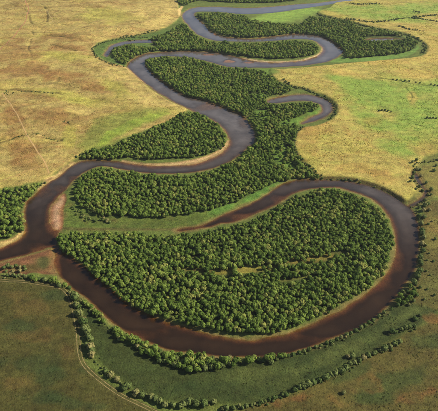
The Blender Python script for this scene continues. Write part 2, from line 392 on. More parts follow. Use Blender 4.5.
# woodland floor: leaf litter and undergrowth, painted darker to deepen the shade among trees
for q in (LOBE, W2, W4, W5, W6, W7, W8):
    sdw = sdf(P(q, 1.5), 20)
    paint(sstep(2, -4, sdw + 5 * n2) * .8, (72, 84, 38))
paint(blob(250, 270, 38, 4, -6) * .9, (164, 152, 66))
paint(blob(314, 259, 30, 4, -8) * .8, (150, 136, 62))
paint(blob(200, 270, 32, 3, 2) * .7, (138, 126, 58))
paint(blob(300, 278, 26, 3, -8) * .6, (128, 126, 56))
for a in [(280,153,7,12,10),(288,166,10,4,20),(262,115,12,5,0),(296,122,20,4.5,-10),(258,96,10,3,0),(266,73,13,5,0),(310,112,12,5,0)]:
    paint(blob(*a) * .85, (116, 146, 58))
# bars, sand and river bed
paint(sstep(2, -2, bars), (188, 132, 84))
paint(sstep(2, -2, S['b4']) , (222, 186, 126))
paint(sstep(2, -2, S['b3']), (226, 200, 146))
paint(sstep(2, -2, S['bleft']), (226, 196, 118))
paint(sstep(2, -2, S['bc']), (160, 108, 70))
paint(sstep(0, -8, S['bc'] + 5 * n2) * .9, (214, 172, 130))
paint(sstep(2, -2, S['spit']) * .9, (120, 84, 54))
paint(sstep(-3, -9, S['spit'] + 12 * n2) * .7, (154, 112, 72))
paint(blob(24, 268, 22, 5, 0) * .7, (98, 92, 44))
paint(blob(52, 258, 4, 10, 0) * .7, (176, 112, 64))
paint(sstep(5, -3, SD_ps + 6 * n2) * .8, (86, 96, 48))
# pale sand on the hill side of the river
SANDY = [[(40,189),(48,182),(57,176.5),(65,170),(73,164)], [(127,68),(133,73.5),(140,79),(146,84)], [(180,16),(179.5,11),(182,7)]]
for pts in SANDY:
    d = line_dist(P(pts, .5, 4, False), False, 30)
    paint(sstep(6.5, 2.5, d + 3 * n2 * 2) * (SD > 0), (226, 192, 122))
# trodden and driven tracks (bare earth)
TRACKS = [([(27,-6),(26,4),(29,10),(28,17),(25,24),(20,30),(15,36),(6,45),(-8,58)], 1.7, (186, 128, 74), .98),
          ([(2,92),(9,102.5),(14,110),(19,117.5),(27.5,135),(35,148),(45,163),(49,173)], 1.4, (204, 164, 96), .74),
          ([(-6,184),(8,178),(25,172),(43,165)], 1.2, (204, 160, 92), .45),
          ([(47,12),(50,18),(53,22),(49,26)], 1.2, (216, 186, 110), .6),
          ([(76,128),(77,140),(74,150)], 1.0, (196, 170, 90), .4)]
FARM = [(-30,277),(5,280.5),(25,281.5),(41,284),(55,286),(64,289.5),(70,298),(73,308),(75.4,317.6),(78,335),(79,350),(83,363),(93,374),(110,387.5),(125,397),(143,405.5),(155,411.5),(175,420)]
farm_w = P(FARM, 3, 4, False)
dfarm = line_dist(farm_w, False, 20)
paint(sstep(3.6, 2.8, dfarm) * .8, (92, 88, 44))
paint(sstep(7, 2, SD + 12 * n2) * (SD > 0) * (1 - cut) * .55, (146, 122, 72))
# cut-bank faces: bare soil and dark roots where the ground is steep
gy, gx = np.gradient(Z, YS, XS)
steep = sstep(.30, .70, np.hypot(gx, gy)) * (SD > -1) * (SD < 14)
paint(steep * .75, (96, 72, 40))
# bed: reddish sand in the shallows, dark silt in the deep
bed = sstep(.0, -1.5, SD)
paint(bed, (128, 88, 56), .40)
paint(bed * sstep(.5, 1.6, depth), (64, 46, 30), .32)
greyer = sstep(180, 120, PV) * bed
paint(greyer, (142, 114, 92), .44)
paint(bed * sstep(.55, .95, shoal) * .8, (196, 152, 110))
paint(sstep(3, 1, SD_stream) * sstep(2, 4, SD_river), (74, 76, 42))
main_low = bed * np.maximum(blob(33, 216, 18, 34, 10, .2), blob(75, 172, 50, 16, -15, .2))
paint(main_low * .75, (112, 88, 62), .40)
paint(main_low * sstep(.5, 1.4, depth) * .9, (56, 54, 42), .36)
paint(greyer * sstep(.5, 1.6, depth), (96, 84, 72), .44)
paint(sstep(3, 0, np.abs(SD)) * (1 - cut) * .5, (140, 104, 62), .5)

# ------------------------------------------------------------------ material helpers
def new_mat(name):
    m = bpy.data.materials.new(name); m.use_nodes = True
    nt = m.node_tree; nt.nodes.clear()
    out = nt.nodes.new('ShaderNodeOutputMaterial')
    return m, nt, out
def N(nt, t, **kw):
    n = nt.nodes.new(t)
    for k, v in kw.items():
        if k in n.inputs: n.inputs[k].default_value = v
        else: setattr(n, k, v)
    return n
def tex_noise(nt, vec, scale, detail=4, rough=.6):
    n = nt.nodes.new('ShaderNodeTexNoise'); n.inputs['Scale'].default_value = scale
    n.inputs['Detail'].default_value = detail; n.inputs['Roughness'].default_value = rough
    nt.links.new(vec, n.inputs['Vector']); return n.outputs['Fac']
def remap(nt, v, a, b, c, d):
    n = nt.nodes.new('ShaderNodeMapRange')
    for i, val in enumerate((a, b, c, d)): n.inputs[i + 1].default_value = val
    nt.links.new(v, n.inputs[0]); return n.outputs[0]
def mul(nt, a, b):
    n = nt.nodes.new('ShaderNodeMath'); n.operation = 'MULTIPLY'
    nt.links.new(a, n.inputs[0])
    if isinstance(b, (int, float)): n.inputs[1].default_value = b
    else: nt.links.new(b, n.inputs[1])
    return n.outputs[0]

def ground_material():
    m, nt, out = new_mat('grassland')
    geo = N(nt, 'ShaderNodeNewGeometry'); pos = geo.outputs['Position']
    at = N(nt, 'ShaderNodeAttribute', attribute_name='Col')
    a = remap(nt, tex_noise(nt, pos, .45, 6, .75), .28, .72, .50, 1.50)
    b = remap(nt, tex_noise(nt, pos, .12, 5, .65), .3, .7, .70, 1.30)
    mp = N(nt, 'ShaderNodeMapping'); mp.inputs['Scale'].default_value = (.35, 1.0, 1.0); mp.inputs['Rotation'].default_value = (0, 0, .12)
    nt.links.new(pos, mp.inputs['Vector'])
    b = mul(nt, b, remap(nt, tex_noise(nt, mp.outputs[0], .07, 5, .65), .3, .7, .80, 1.20))
    f = mul(nt, a, b)
    vm = nt.nodes.new('ShaderNodeVectorMath'); vm.operation = 'SCALE'
    nt.links.new(at.outputs['Color'], vm.inputs[0]); nt.links.new(f, vm.inputs['Scale'])
    hs = nt.nodes.new('ShaderNodeHueSaturation')
    nt.links.new(vm.outputs[0], hs.inputs['Color'])
    nt.links.new(remap(nt, tex_noise(nt, pos, .07, 4, .6), .3, .7, .488, .512), hs.inputs['Hue'])
    bs = N(nt, 'ShaderNodeBsdfPrincipled', Roughness=.95)
    bs.inputs['Specular IOR Level'].default_value = .1
    nt.links.new(hs.outputs[0], bs.inputs['Base Color'])
    b1 = N(nt, 'ShaderNodeBump', Strength=1.0, Distance=1.3)
    nt.links.new(tex_noise(nt, pos, .6, 5, .7), b1.inputs['Height'])
    nt.links.new(b1.outputs[0], bs.inputs['Normal'])
    nt.links.new(bs.outputs[0], out.inputs[0])
    return m
def water_material():
    m, nt, out = new_mat('river_water')
    geo = N(nt, 'ShaderNodeNewGeometry'); pos = geo.outputs['Position']
    at = N(nt, 'ShaderNodeAttribute', attribute_name='depth')
    murk = remap(nt, at.outputs['Fac'], 0.15, 2.6, .03, .80)
    tr = N(nt, 'ShaderNodeBsdfTransparent', Color=(.88, .78, .64, 1))
    df = N(nt, 'ShaderNodeBsdfDiffuse', Color=(.026, .011, .004, 1))
    sl = N(nt, 'ShaderNodeAttribute', attribute_name='silt_and_sky')
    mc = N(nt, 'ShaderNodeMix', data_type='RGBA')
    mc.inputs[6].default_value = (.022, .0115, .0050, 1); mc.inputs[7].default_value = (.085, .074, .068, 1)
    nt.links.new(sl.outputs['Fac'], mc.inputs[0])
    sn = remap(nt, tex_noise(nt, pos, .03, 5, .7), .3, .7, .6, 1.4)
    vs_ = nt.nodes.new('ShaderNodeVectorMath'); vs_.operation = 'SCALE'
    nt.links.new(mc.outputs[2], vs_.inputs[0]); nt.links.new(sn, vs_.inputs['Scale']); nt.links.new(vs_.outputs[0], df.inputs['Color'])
    mx = N(nt, 'ShaderNodeMixShader')
    nt.links.new(murk, mx.inputs[0]); nt.links.new(tr.outputs[0], mx.inputs[1]); nt.links.new(df.outputs[0], mx.inputs[2])
    gl = N(nt, 'ShaderNodeBsdfGlossy', Roughness=.09)
    b1 = N(nt, 'ShaderNodeBump', Strength=.10, Distance=.3)
    nt.links.new(tex_noise(nt, pos, .5, 4, .6), b1.inputs['Height'])
    nt.links.new(b1.outputs[0], gl.inputs['Normal'])
    dt = nt.nodes.new('ShaderNodeVectorMath'); dt.operation = 'DOT_PRODUCT'       # Schlick reflectance, the same from both sides of the surface
    nt.links.new(geo.outputs['Incoming'], dt.inputs[0]); nt.links.new(b1.outputs[0], dt.inputs[1])
    ab = nt.nodes.new('ShaderNodeMath'); ab.operation = 'ABSOLUTE'; nt.links.new(dt.outputs['Value'], ab.inputs[0])
    om = nt.nodes.new('ShaderNodeMath'); om.operation = 'SUBTRACT'; om.inputs[0].default_value = 1.0; om.use_clamp = True; nt.links.new(ab.outputs[0], om.inputs[1])
    pw = nt.nodes.new('ShaderNodeMath'); pw.operation = 'POWER'; pw.inputs[1].default_value = 5.0; nt.links.new(om.outputs[0], pw.inputs[0])
    fr = nt.nodes.new('ShaderNodeMath'); fr.operation = 'MULTIPLY_ADD'; fr.inputs[1].default_value = .978; fr.inputs[2].default_value = .022
    nt.links.new(pw.outputs[0], fr.inputs[0])
    m2 = N(nt, 'ShaderNodeMixShader')
    nt.links.new(fr.outputs[0], m2.inputs[0]); nt.links.new(mx.outputs[0], m2.inputs[1]); nt.links.new(gl.outputs[0], m2.inputs[2])
    nt.links.new(m2.outputs[0], out.inputs[0])
    return m
def leaf_material(name, dark, light, dry):
    m, nt, out = new_mat(name)
    oi = N(nt, 'ShaderNodeObjectInfo')
    at = N(nt, 'ShaderNodeAttribute', attribute_name='tone')
    r = N(nt, 'ShaderNodeValToRGB')
    e = r.color_ramp.elements
    e[0].position = 0; e[0].color = (*dark, 1)
    e[1].position = .80; e[1].color = (*light, 1)
    k = e.new(1.0); k.color = (*dry, 1)
    pn = remap(nt, tex_noise(nt, oi.outputs['Location'], .022, 3, .6), .3, .7, -.28, .28)
    ad = nt.nodes.new('ShaderNodeMath'); ad.operation = 'ADD'; ad.use_clamp = True
    nt.links.new(oi.outputs['Random'], ad.inputs[0]); nt.links.new(pn, ad.inputs[1])
    nt.links.new(ad.outputs[0], r.inputs[0])
    f = remap(nt, at.outputs['Fac'], 0, 1, .70, 1.30)
    vm = nt.nodes.new('ShaderNodeVectorMath'); vm.operation = 'SCALE'
    nt.links.new(r.outputs[0], vm.inputs[0]); nt.links.new(f, vm.inputs['Scale'])
    df = N(nt, 'ShaderNodeBsdfPrincipled', Roughness=.7)
    df.inputs['Specular IOR Level'].default_value = .08
    tl = N(nt, 'ShaderNodeBsdfTranslucent')
    nt.links.new(vm.outputs[0], df.inputs['Base Color']); nt.links.new(vm.outputs[0], tl.inputs['Color'])
    mx = N(nt, 'ShaderNodeMixShader'); mx.inputs[0].default_value = .34
    nt.links.new(df.outputs[0], mx.inputs[1]); nt.links.new(tl.outputs[0], mx.inputs[2])
    nt.links.new(mx.outputs[0], out.inputs[0])
    return m
def plain_material(name, c1, c2, scale, rough=.9):
    m, nt, out = new_mat(name)
    tc = N(nt, 'ShaderNodeTexCoord')
    r = N(nt, 'ShaderNodeValToRGB')
    r.color_ramp.elements[0].position = .3; r.color_ramp.elements[1].position = .7
    r.color_ramp.elements[0].color = (*c1, 1); r.color_ramp.elements[1].color = (*c2, 1)
    f = tex_noise(nt, tc.outputs['Object'], scale)
    nt.links.new(f, r.inputs[0])
    bs = N(nt, 'ShaderNodeBsdfPrincipled', Roughness=rough)
    nt.links.new(r.outputs[0], bs.inputs['Base Color'])
    b = N(nt, 'ShaderNodeBump', Strength=.6, Distance=.1); nt.links.new(f, b.inputs['Height'])
    nt.links.new(b.outputs[0], bs.inputs['Normal'])
    nt.links.new(bs.outputs[0], out.inputs[0])
    return m
MAT_GROUND, MAT_WATER = ground_material(), water_material()
MAT_LEAF = leaf_material('broadleaf_foliage', (.064, .106, .016), (.158, .212, .036), (.220, .228, .052))
MAT_BUSH = leaf_material('bush_foliage', (.066, .100, .024), (.140, .165, .048), (.23, .20, .075))
MAT_BARK = plain_material('bark', (.05, .036, .024), (.11, .08, .055), 6)

# ------------------------------------------------------------------ meshes
def mesh_from(name, V, F, mat, smooth=False):
    me = bpy.data.meshes.new(name)
    V = np.asarray(V, np.float32); F = np.asarray(F, np.int32)
    me.vertices.add(len(V)); me.vertices.foreach_set('co', V.ravel())
    k = F.shape[1]
    me.loops.add(F.size); me.loops.foreach_set('vertex_index', F.ravel())
    me.polygons.add(len(F)); me.polygons.foreach_set('loop_start', np.arange(0, F.size, k, dtype=np.int32))
    if smooth: me.polygons.foreach_set('use_smooth', np.ones(len(F), bool))
    me.update(); me.validate()
    me.materials.append(mat)
    return me
def link(name, data, parent=None):
    o = bpy.data.objects.new(name, data); col.objects.link(o)
    if parent: o.parent = parent
    return o
def tag(o, label=None, cat=None, group=None, kind=None):
    for k, v in (('label', label), ('category', cat), ('group', group), ('kind', kind)):
        if v: o[k] = v
    return o
idx = np.arange(NX * NY).reshape(NY, NX)
quads = np.stack([idx[:-1, :-1], idx[:-1, 1:], idx[1:, 1:], idx[1:, :-1]], -1)
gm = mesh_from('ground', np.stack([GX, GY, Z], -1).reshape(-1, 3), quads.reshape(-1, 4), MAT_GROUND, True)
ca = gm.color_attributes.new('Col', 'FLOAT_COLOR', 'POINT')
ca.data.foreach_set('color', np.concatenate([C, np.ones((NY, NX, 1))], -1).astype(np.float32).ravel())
tag(link('ground', gm), 'floodplain of tan and green grassland cut by a winding river', 'ground', kind='structure')

# grey silt and painted-in sky reflection upstream, clear tea-coloured water round the near loop
silt_and_sky = np.clip(sstep(235, 105, PV) * .95 + .38 * sstep(275, 205, PV) * sstep(300, 400, PU) + .35 * fbm(GX / 60, GY / 60, 97, 3) * sstep(250, 180, PV), 0, 1)  # greyer on the near loop's right: sky reflection put into the colour
def water(name, sd, label, other=None):
    near = sd + wob < 3.0
    if other is not None: near &= other
    q = near[:-1, :-1] | near[1:, :-1] | near[:-1, 1:] | near[1:, 1:]
    F = quads[q]
    u, inv = np.unique(F.ravel(), return_inverse=True)
    V = np.stack([GX.ravel()[u], GY.ravel()[u], np.zeros(len(u))], -1)
    me = mesh_from(name, V, inv.reshape(-1, 4), MAT_WATER, True)
    a = me.attributes.new('depth', 'FLOAT', 'POINT')
    a.data.foreach_set('value', (-Z.ravel()[u]).clip(0).astype(np.float32))
    a = me.attributes.new('silt_and_sky', 'FLOAT', 'POINT')
    a.data.foreach_set('value', silt_and_sky.ravel()[u].astype(np.float32))
    tag(link(name, me), label, name.replace('_', ' '), kind='structure')
core = (np.abs(GX) < 1400) & (GY > 150) & (GY < 2600)
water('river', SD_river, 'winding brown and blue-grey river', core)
water('oxbow_pond', SD_pm, 'crescent oxbow pond beside the right-hand wood')
water('marsh_pond', SD_pf, 'narrow blue pond among trees at the far right bend')
water('reed_channel', SD_pl, 'grey backwater in the green marsh on the left')
water('stream', SD_stream, 'small stream joining the near bend from the right', core & (SD_river > 2))

# ------------------------------------------------------------------ tracks: worn strips of bare earth lying on the grass
def track_material(name, rgb, cover):
    m, nt, out = new_mat(name)
    geo = N(nt, 'ShaderNodeNewGeometry'); pos = geo.outputs['Position']
    c = lin(*rgb)
    vm = nt.nodes.new('ShaderNodeVectorMath'); vm.operation = 'SCALE'; vm.inputs[0].default_value = tuple(c)
    nt.links.new(remap(nt, tex_noise(nt, pos, .5, 5, .7), .25, .75, .7, 1.3), vm.inputs['Scale'])
    bs = N(nt, 'ShaderNodeBsdfPrincipled', Roughness=.95)
    nt.links.new(vm.outputs[0], bs.inputs['Base Color'])
    tr = N(nt, 'ShaderNodeBsdfTransparent'); mx = N(nt, 'ShaderNodeMixShader')
    at = N(nt, 'ShaderNodeAttribute', attribute_name='edge')
    f = mul(nt, remap(nt, tex_noise(nt, pos, .30, 5, .7), .62 - cover * .5, .82 - cover * .5, 0, 1), at.outputs['Fac'])
    nt.links.new(f, mx.inputs[0]); nt.links.new(tr.outputs[0], mx.inputs[1]); nt.links.new(bs.outputs[0], mx.inputs[2])
    nt.links.new(mx.outputs[0], out.inputs[0])
    return m
def ribbon(name, w, width, mat, off=0.0, parent=None, lift=.07):
    d = np.r_[0, np.cumsum(np.hypot(*np.diff(w, axis=0).T))]
    t = np.arange(0, d[-1], 1.2)
    c = np.column_stack([np.interp(t, d, w[:, 0]), np.interp(t, d, w[:, 1])])
    k = np.ones(7) / 7
    for a in (0, 1):
        c[3:-3, a] = np.convolve(c[:, a], k, 'valid')
    g = np.gradient(c, axis=0); g /= np.linalg.norm(g, axis=1)[:, None]
    nrm = np.column_stack([-g[:, 1], g[:, 0]])
    wob_ = width * (1 + .5 * fbm(t / 9, t * 0 + 3.7, 77, 3))
    V = []; E = []
    for q, e in ((-1, 0.), (-.55, 1.), (0, 1.), (.55, 1.), (1, 0.)):
        p = c + nrm * (off + q * wob_)[:, None] if np.ndim(off) else c + nrm * (off + q * wob_[:, None])
        V.append(np.column_stack([p, sample(Z, p[:, 0], p[:, 1]) + lift])); E.append(np.full(len(p), e))
    n = len(c); V = np.concatenate(V); E = np.concatenate(E)
    F = [(a * n + i, a * n + i + 1, (a + 1) * n + i + 1, (a + 1) * n + i) for a in range(4) for i in range(n - 1)]
    me = mesh_from(name, V, np.array(F)[:, ::-1], mat, True)
    at = me.attributes.new('edge', 'FLOAT', 'POINT'); at.data.foreach_set('value', E.astype(np.float32))
    return link(name, me, parent)
TRACK_LABELS = ['reddish dirt track curving down the upper left hillside', 'pale footpath running down the left hillside to the river', 'faint path slanting across the foot of the left hill',
                'short pale worn patch beside the ring mark on the hill', 'faint pale trail down to the green hollow']
for (pts, w, c, a), lb in zip(TRACKS, TRACK_LABELS):
    tag(ribbon('dirt_track', P(pts, 5, 6, False), w, track_material('bare_earth_track', c, a)), lb, 'path', kind='structure')
ft = tag(link('farm_track', None), 'two pale wheel ruts curving beside the hedgerow', 'track', kind='structure')
mrut = track_material('dusty_rut', (146, 126, 72), .62)
for off in (-1.55, 1.55):
    ribbon('wheel_rut', farm_w, .5, mrut, off, ft)

# ------------------------------------------------------------------ trees
def ico():
    t = (1 + 5 ** .5) / 2
    v = np.array([(-1,t,0),(1,t,0),(-1,-t,0),(1,-t,0),(0,-1,t),(0,1,t),(0,-1,-t),(0,1,-t),(t,0,-1),(t,0,1),(-t,0,-1),(-t,0,1)], float)
    v /= np.linalg.norm(v[0])
    f = [(0,11,5),(0,5,1),(0,1,7),(0,7,10),(0,10,11),(1,5,9),(5,11,4),(11,10,2),(10,7,6),(7,1,8),(3,9,4),(3,4,2),(3,2,6),(3,6,8),(3,8,9),(4,9,5),(2,4,11),(6,2,10),(8,6,7),(9,8,1)]
    cache = {}; v = list(v); nf = []
    def mid(a, b):
        k = (min(a, b), max(a, b))
        if k not in cache:
            m = v[a] + v[b]; v.append(m / np.linalg.norm(m)); cache[k] = len(v) - 1
        return cache[k]
    for a, b, c in f:
        x, y, z = mid(a, b), mid(b, c), mid(c, a)
        nf += [(a, x, z), (b, y, x), (c, z, y), (x, y, z)]
    return np.array(v), np.array(nf)
ICO_V, ICO_F = ico()
def crown_mesh(name, seed, height, radius, base, mat, nclump=30, nleaf=26, leaf=.62, flat=1.0):
    """leafy crown: uneven clumps of small leaf sprays round a dim leafy core"""
    r = np.random.default_rng(seed)
    hz = (height - base) / 2; cz = base + hz
    axes = np.array([radius * r.uniform(.88, 1.12), radius * r.uniform(.88, 1.12), hz * flat])
    d = r.normal(size=(nclump, 3)); d[:, 2] = d[:, 2] * .8 + .25
    d /= np.linalg.norm(d, axis=1)[:, None]
    rad = r.uniform(.58, .88, nclump)
    cc = d * axes * rad[:, None] + [0, 0, cz]
    cr = r.uniform(.24, .40, nclump) * radius
    n = nclump * nleaf
    ci = np.repeat(np.arange(nclump), nleaf)
    ld = r.normal(size=(n, 3)); ld += d[ci] * .9; ld[:, 2] += .25
    ld /= np.linalg.norm(ld, axis=1)[:, None]
    p = cc[ci] + ld * (cr[ci] * r.uniform(.7, 1.08, n))[:, None]
    p[:, 2] = np.maximum(p[:, 2], base * .6 + .1)
    nrm = ld + .7 * d[ci] + .38 * r.normal(size=(n, 3)); nrm /= np.linalg.norm(nrm, axis=1)[:, None]
    t = np.cross(nrm, r.normal(size=(n, 3))); t /= np.linalg.norm(t, axis=1)[:, None]
    b = np.cross(nrm, t)
    s = (leaf * r.uniform(.6, 1.25, n))[:, None]
    V = np.stack([p - t * s, p - b * s * .62 + nrm * s * .12, p + t * s, p + b * s * .62 + nrm * s * .12], 1).reshape(-1, 3)
    F = np.arange(4 * n).reshape(n, 4)
    tone = np.repeat(np.clip(r.normal(.5, .2, nclump)[ci] + r.normal(0, .1, n), 0, 1), 4)
    F = np.concatenate([F[:, [0, 1, 2]], F[:, [0, 2, 3]]])
    cv = ICO_V * axes * .70 * (1 + .22 * r.normal(size=(len(ICO_V), 1))).clip(.6, 1.3) + [0, 0, cz]
    cv[:, 2] = np.maximum(cv[:, 2], base * .7)
    F = np.concatenate([F, ICO_F + len(V)])
    V = np.concatenate([V, cv]); tone = np.concatenate([tone, np.full(len(cv), .35)])
    me = mesh_from(name, V, F, mat)
    a = me.attributes.new('tone', 'FLOAT', 'POINT'); a.data.foreach_set('value', tone.astype(np.float32))
    return me
def trunk_mesh(name, seed, height, r0, base):
    r = np.random.default_rng(seed); V = []; F = []
    def limb(pts, rads, sides=6):
        s0 = len(V)
        for (p, q) in zip(pts, rads):
            for k in range(sides):
                a = 2 * math.pi * k / sides
                V.append((p[0] + q * math.cos(a), p[1] + q * math.sin(a), p[2]))
        for i in range(len(pts) - 1):
            for k in range(sides):
                a, b = s0 + i * sides + k, s0 + i * sides + (k + 1) % sides
                F.append((a, b, b + sides, a + sides))
    top = height * .78
    lean = r.uniform(-.4, .4, 2)
    limb([(0, 0, -.6), (0, 0, .4), (lean[0] * .4, lean[1] * .4, top * .5), (lean[0], lean[1], top)], [r0 * 1.5, r0, r0 * .7, r0 * .2])
    for k in range(4):
        a = r.uniform(0, 6.28); z = base + (top - base) * r.uniform(.05, .5); l = height * r.uniform(.18, .3)
        q = np.array([lean[0] * .4, lean[1] * .4, z])
        limb([q, q + [math.cos(a) * l * .6, math.sin(a) * l * .6, l * .45], q + [math.cos(a) * l, math.sin(a) * l, l * .95]], [r0 * .5, r0 * .35, r0 * .1], 5)
    return mesh_from(name, V, F, MAT_BARK, True)

TREES, BUSHES = [], []
for i, (h, rd) in enumerate([(8.2, 3.7), (9.0, 3.9), (7.6, 4.1), (8.8, 3.4), (7.0, 3.6), (9.6, 4.2), (8.0, 3.2)]):
    TREES.append((crown_mesh('crown_mesh', 100 + i, h, rd, 1.3, MAT_LEAF, 30 + i), trunk_mesh('trunk_mesh', 200 + i, h, .24, 1.4), h, rd))
for i, (h, rd) in enumerate([(5.2, 3.4), (4.6, 3.0), (5.8, 3.2), (4.0, 3.1), (5.0, 2.7)]):
    BUSHES.append((crown_mesh('bush_crown_mesh', 300 + i, h, rd, .25, MAT_BUSH, 26 + i, 24, .50), trunk_mesh('bush_stem_mesh', 400 + i, h, .14, .5), h, rd))

RUNIQ = np.random.default_rng(99)
def place(name, kind, x, y, s, label, cat, group, sz=None):
    """one tree: an empty at its foot with a trunk and a crown"""
    cm, tm, h, rd = kind
    e = link(name, None)
    e.location = (x, y, float(sample(Z, x, y)) - .05)
    e.rotation_euler = (0, 0, RUNIQ.uniform(0, 6.283))
    e.scale = (s, s, sz or s * RUNIQ.uniform(.88, 1.12))
    tag(e, label, cat, group)
    t = link('trunk', tm, e); c = link('crown', cm, e)
    return t, c

def scatter(poly_px, spacing, z0=1.5, keep=None, margin=1.2, seed=1, jitter=.3):
    """blue-noise points inside a pixel outline laid on the ground"""
    r = np.random.default_rng(seed)
    w = P(poly_px, z0)
    x0, y0 = w.min(0); x1, y1 = w.max(0)
    sd = sdf(w, 30)
    n = int((x1 - x0) * (y1 - y0) / spacing ** 2 * 7)
    px = r.uniform(x0, x1, n); py = r.uniform(y0, y1, n)
    ok = (sample(sd, px, py) + 9 * fbm(px / 13, py / 13, 88, 3) < 0) & (sample(SD, px, py) > margin)
    px, py = px[ok], py[ok]
    if keep is not None:
        k = keep(px, py) > r.uniform(0, 1, len(px)); px, py = px[k], py[k]
    rr = spacing * (1 + jitter * r.uniform(-1, 1, len(px)))
    grid = {}; out = []
    for x, y, q in zip(px, py, rr):
        i, j = int(x // spacing), int(y // spacing); good = True
        for a in (i - 2, i - 1, i, i + 1, i + 2):
            for b in (j - 2, j - 1, j, j + 1, j + 2):
                for (u, v) in grid.get((a, b), ()):
                    if (u - x) ** 2 + (v - y) ** 2 < q * q: good = False; break
                if not good: break
            if not good: break
        if good:
            grid.setdefault((i, j), []).append((x, y)); out.append((x, y))
    return np.array(out).reshape(-1, 2)

def instance_group(name, protos):
    """geometry nodes: each point carries which tree, how big and how turned"""
    g = bpy.data.node_groups.new(name, 'GeometryNodeTree')
    g.interface.new_socket('Geometry', in_out='INPUT', socket_type='NodeSocketGeometry')
    g.interface.new_socket('Geometry', in_out='OUTPUT', socket_type='NodeSocketGeometry')
    gi, go = g.nodes.new('NodeGroupInput'), g.nodes.new('NodeGroupOutput')
    jn = g.nodes.new('GeometryNodeJoinGeometry')
    for obs in protos:
        j2 = g.nodes.new('GeometryNodeJoinGeometry')
        for ob in obs:
            oi = g.nodes.new('GeometryNodeObjectInfo'); oi.inputs['Object'].default_value = ob
            g.links.new(oi.outputs['Geometry'], j2.inputs[0])
        ti = g.nodes.new('GeometryNodeGeometryToInstance')
        g.links.new(j2.outputs[0], ti.inputs[0]); g.links.new(ti.outputs[0], jn.inputs[0])
    ip = g.nodes.new('GeometryNodeInstanceOnPoints')
    def attr(nm, t):
        a = g.nodes.new('GeometryNodeInputNamedAttribute'); a.data_type = t; a.inputs['Name'].default_value = nm
        return a.outputs['Attribute']
    er = g.nodes.new('FunctionNodeEulerToRotation')
    g.links.new(attr('turn', 'FLOAT_VECTOR'), er.inputs[0])
    g.links.new(gi.outputs[0], ip.inputs['Points']); g.links.new(jn.outputs[0], ip.inputs['Instance'])
    ip.inputs['Pick Instance'].default_value = True
    g.links.new(attr('which', 'INT'), ip.inputs['Instance Index'])
    g.links.new(er.outputs[0], ip.inputs['Rotation'])
    g.links.new(attr('size', 'FLOAT_VECTOR'), ip.inputs['Scale'])
    g.links.new(ip.outputs[0], go.inputs[0])
    return g
def wood(name, pts, scales, group, nproto, label, cat, seed=5):
    r = np.random.default_rng(seed)
    n = len(pts)
    me = bpy.data.meshes.new(name)
    me.vertices.add(n)
    z = sample(Z, pts[:, 0], pts[:, 1]) - .05
    me.vertices.foreach_set('co', np.column_stack([pts, z]).astype(np.float32).ravel())
    a = me.attributes.new('which', 'INT', 'POINT'); a.data.foreach_set('value', r.integers(0, nproto, n).astype(np.int32))
    a = me.attributes.new('turn', 'FLOAT_VECTOR', 'POINT')
    a.data.foreach_set('vector', np.column_stack([np.zeros((n, 2)), r.uniform(0, 6.283, n)]).astype(np.float32).ravel())
    a = me.attributes.new('size', 'FLOAT_VECTOR', 'POINT')
    a.data.foreach_set('vector', np.column_stack([scales, scales, scales * r.uniform(.85, 1.15, n)]).astype(np.float32).ravel())
    o = link(name, me)
    m = o.modifiers.new('scatter', 'NODES'); m.node_group = group
    return tag(o, label, cat, kind='stuff')
def sizes(p, lo, hi, seed):
    r = np.random.default_rng(seed)
    s = r.uniform(lo, hi, len(p))
    return s * (1 + .35 * fbm(p[:, 0] / 25, p[:, 1] / 25, 61, 2))

# ---- the wood inside the near loop
def lobe_keep(x, y):
    u, v = to_pixel(x, y, 0.)
    def ell(cx, cy, rx, ry, rot):
        c, s = math.cos(math.radians(rot)), math.sin(math.radians(rot))
        a = ((u - cx) * c + (v - cy) * s) / rx; b = (-(u - cx) * s + (v - cy) * c) / ry
        return a * a + b * b
    k = np.ones(len(x))
    for e in [(247, 273, 34, 4.6, -6), (312, 263, 26, 4.0, -8), (198, 273, 26, 3.6, 3), (335, 256, 14, 3.6, -10), (300, 281, 24, 3.0, -8), (190, 260, 8, 3.5, 0)]:
        k = np.where(ell(*e) + 1.2 * fbm(x / 14, y / 14, 73, 2) < 1, .03, k)
    k *= np.where(fbm(x / 30, y / 30, 71, 3) > .17, .45, 1)
    return k
lobe = scatter(LOBE, 4.05, 1.5, lobe_keep, .4, 11)
order = np.argsort(lobe[:, 1]); lobe = lobe[order]
lobe_s = sizes(lobe, .46, .86, 12)
WOOD_LABEL = 'green broadleaf tree in the front rows of the dense wood inside the near river bend'
protoT = []
NEAR = 300
for i in range(NEAR):
    k = TREES[i % 7]
    t, c = place('broadleaf_tree', k, lobe[i, 0], lobe[i, 1], float(lobe_s[i]), WOOD_LABEL, 'tree', 'front trees of the wood inside the near bend')
    if i < 7: protoT.append([c, t])
GT = instance_group('tree_scatter', protoT)
wood('near_bend_wood', lobe[NEAR:], lobe_s[NEAR:], GT, 7, 'dense green wood filling the large lobe inside the near river bend', 'wood', 21)

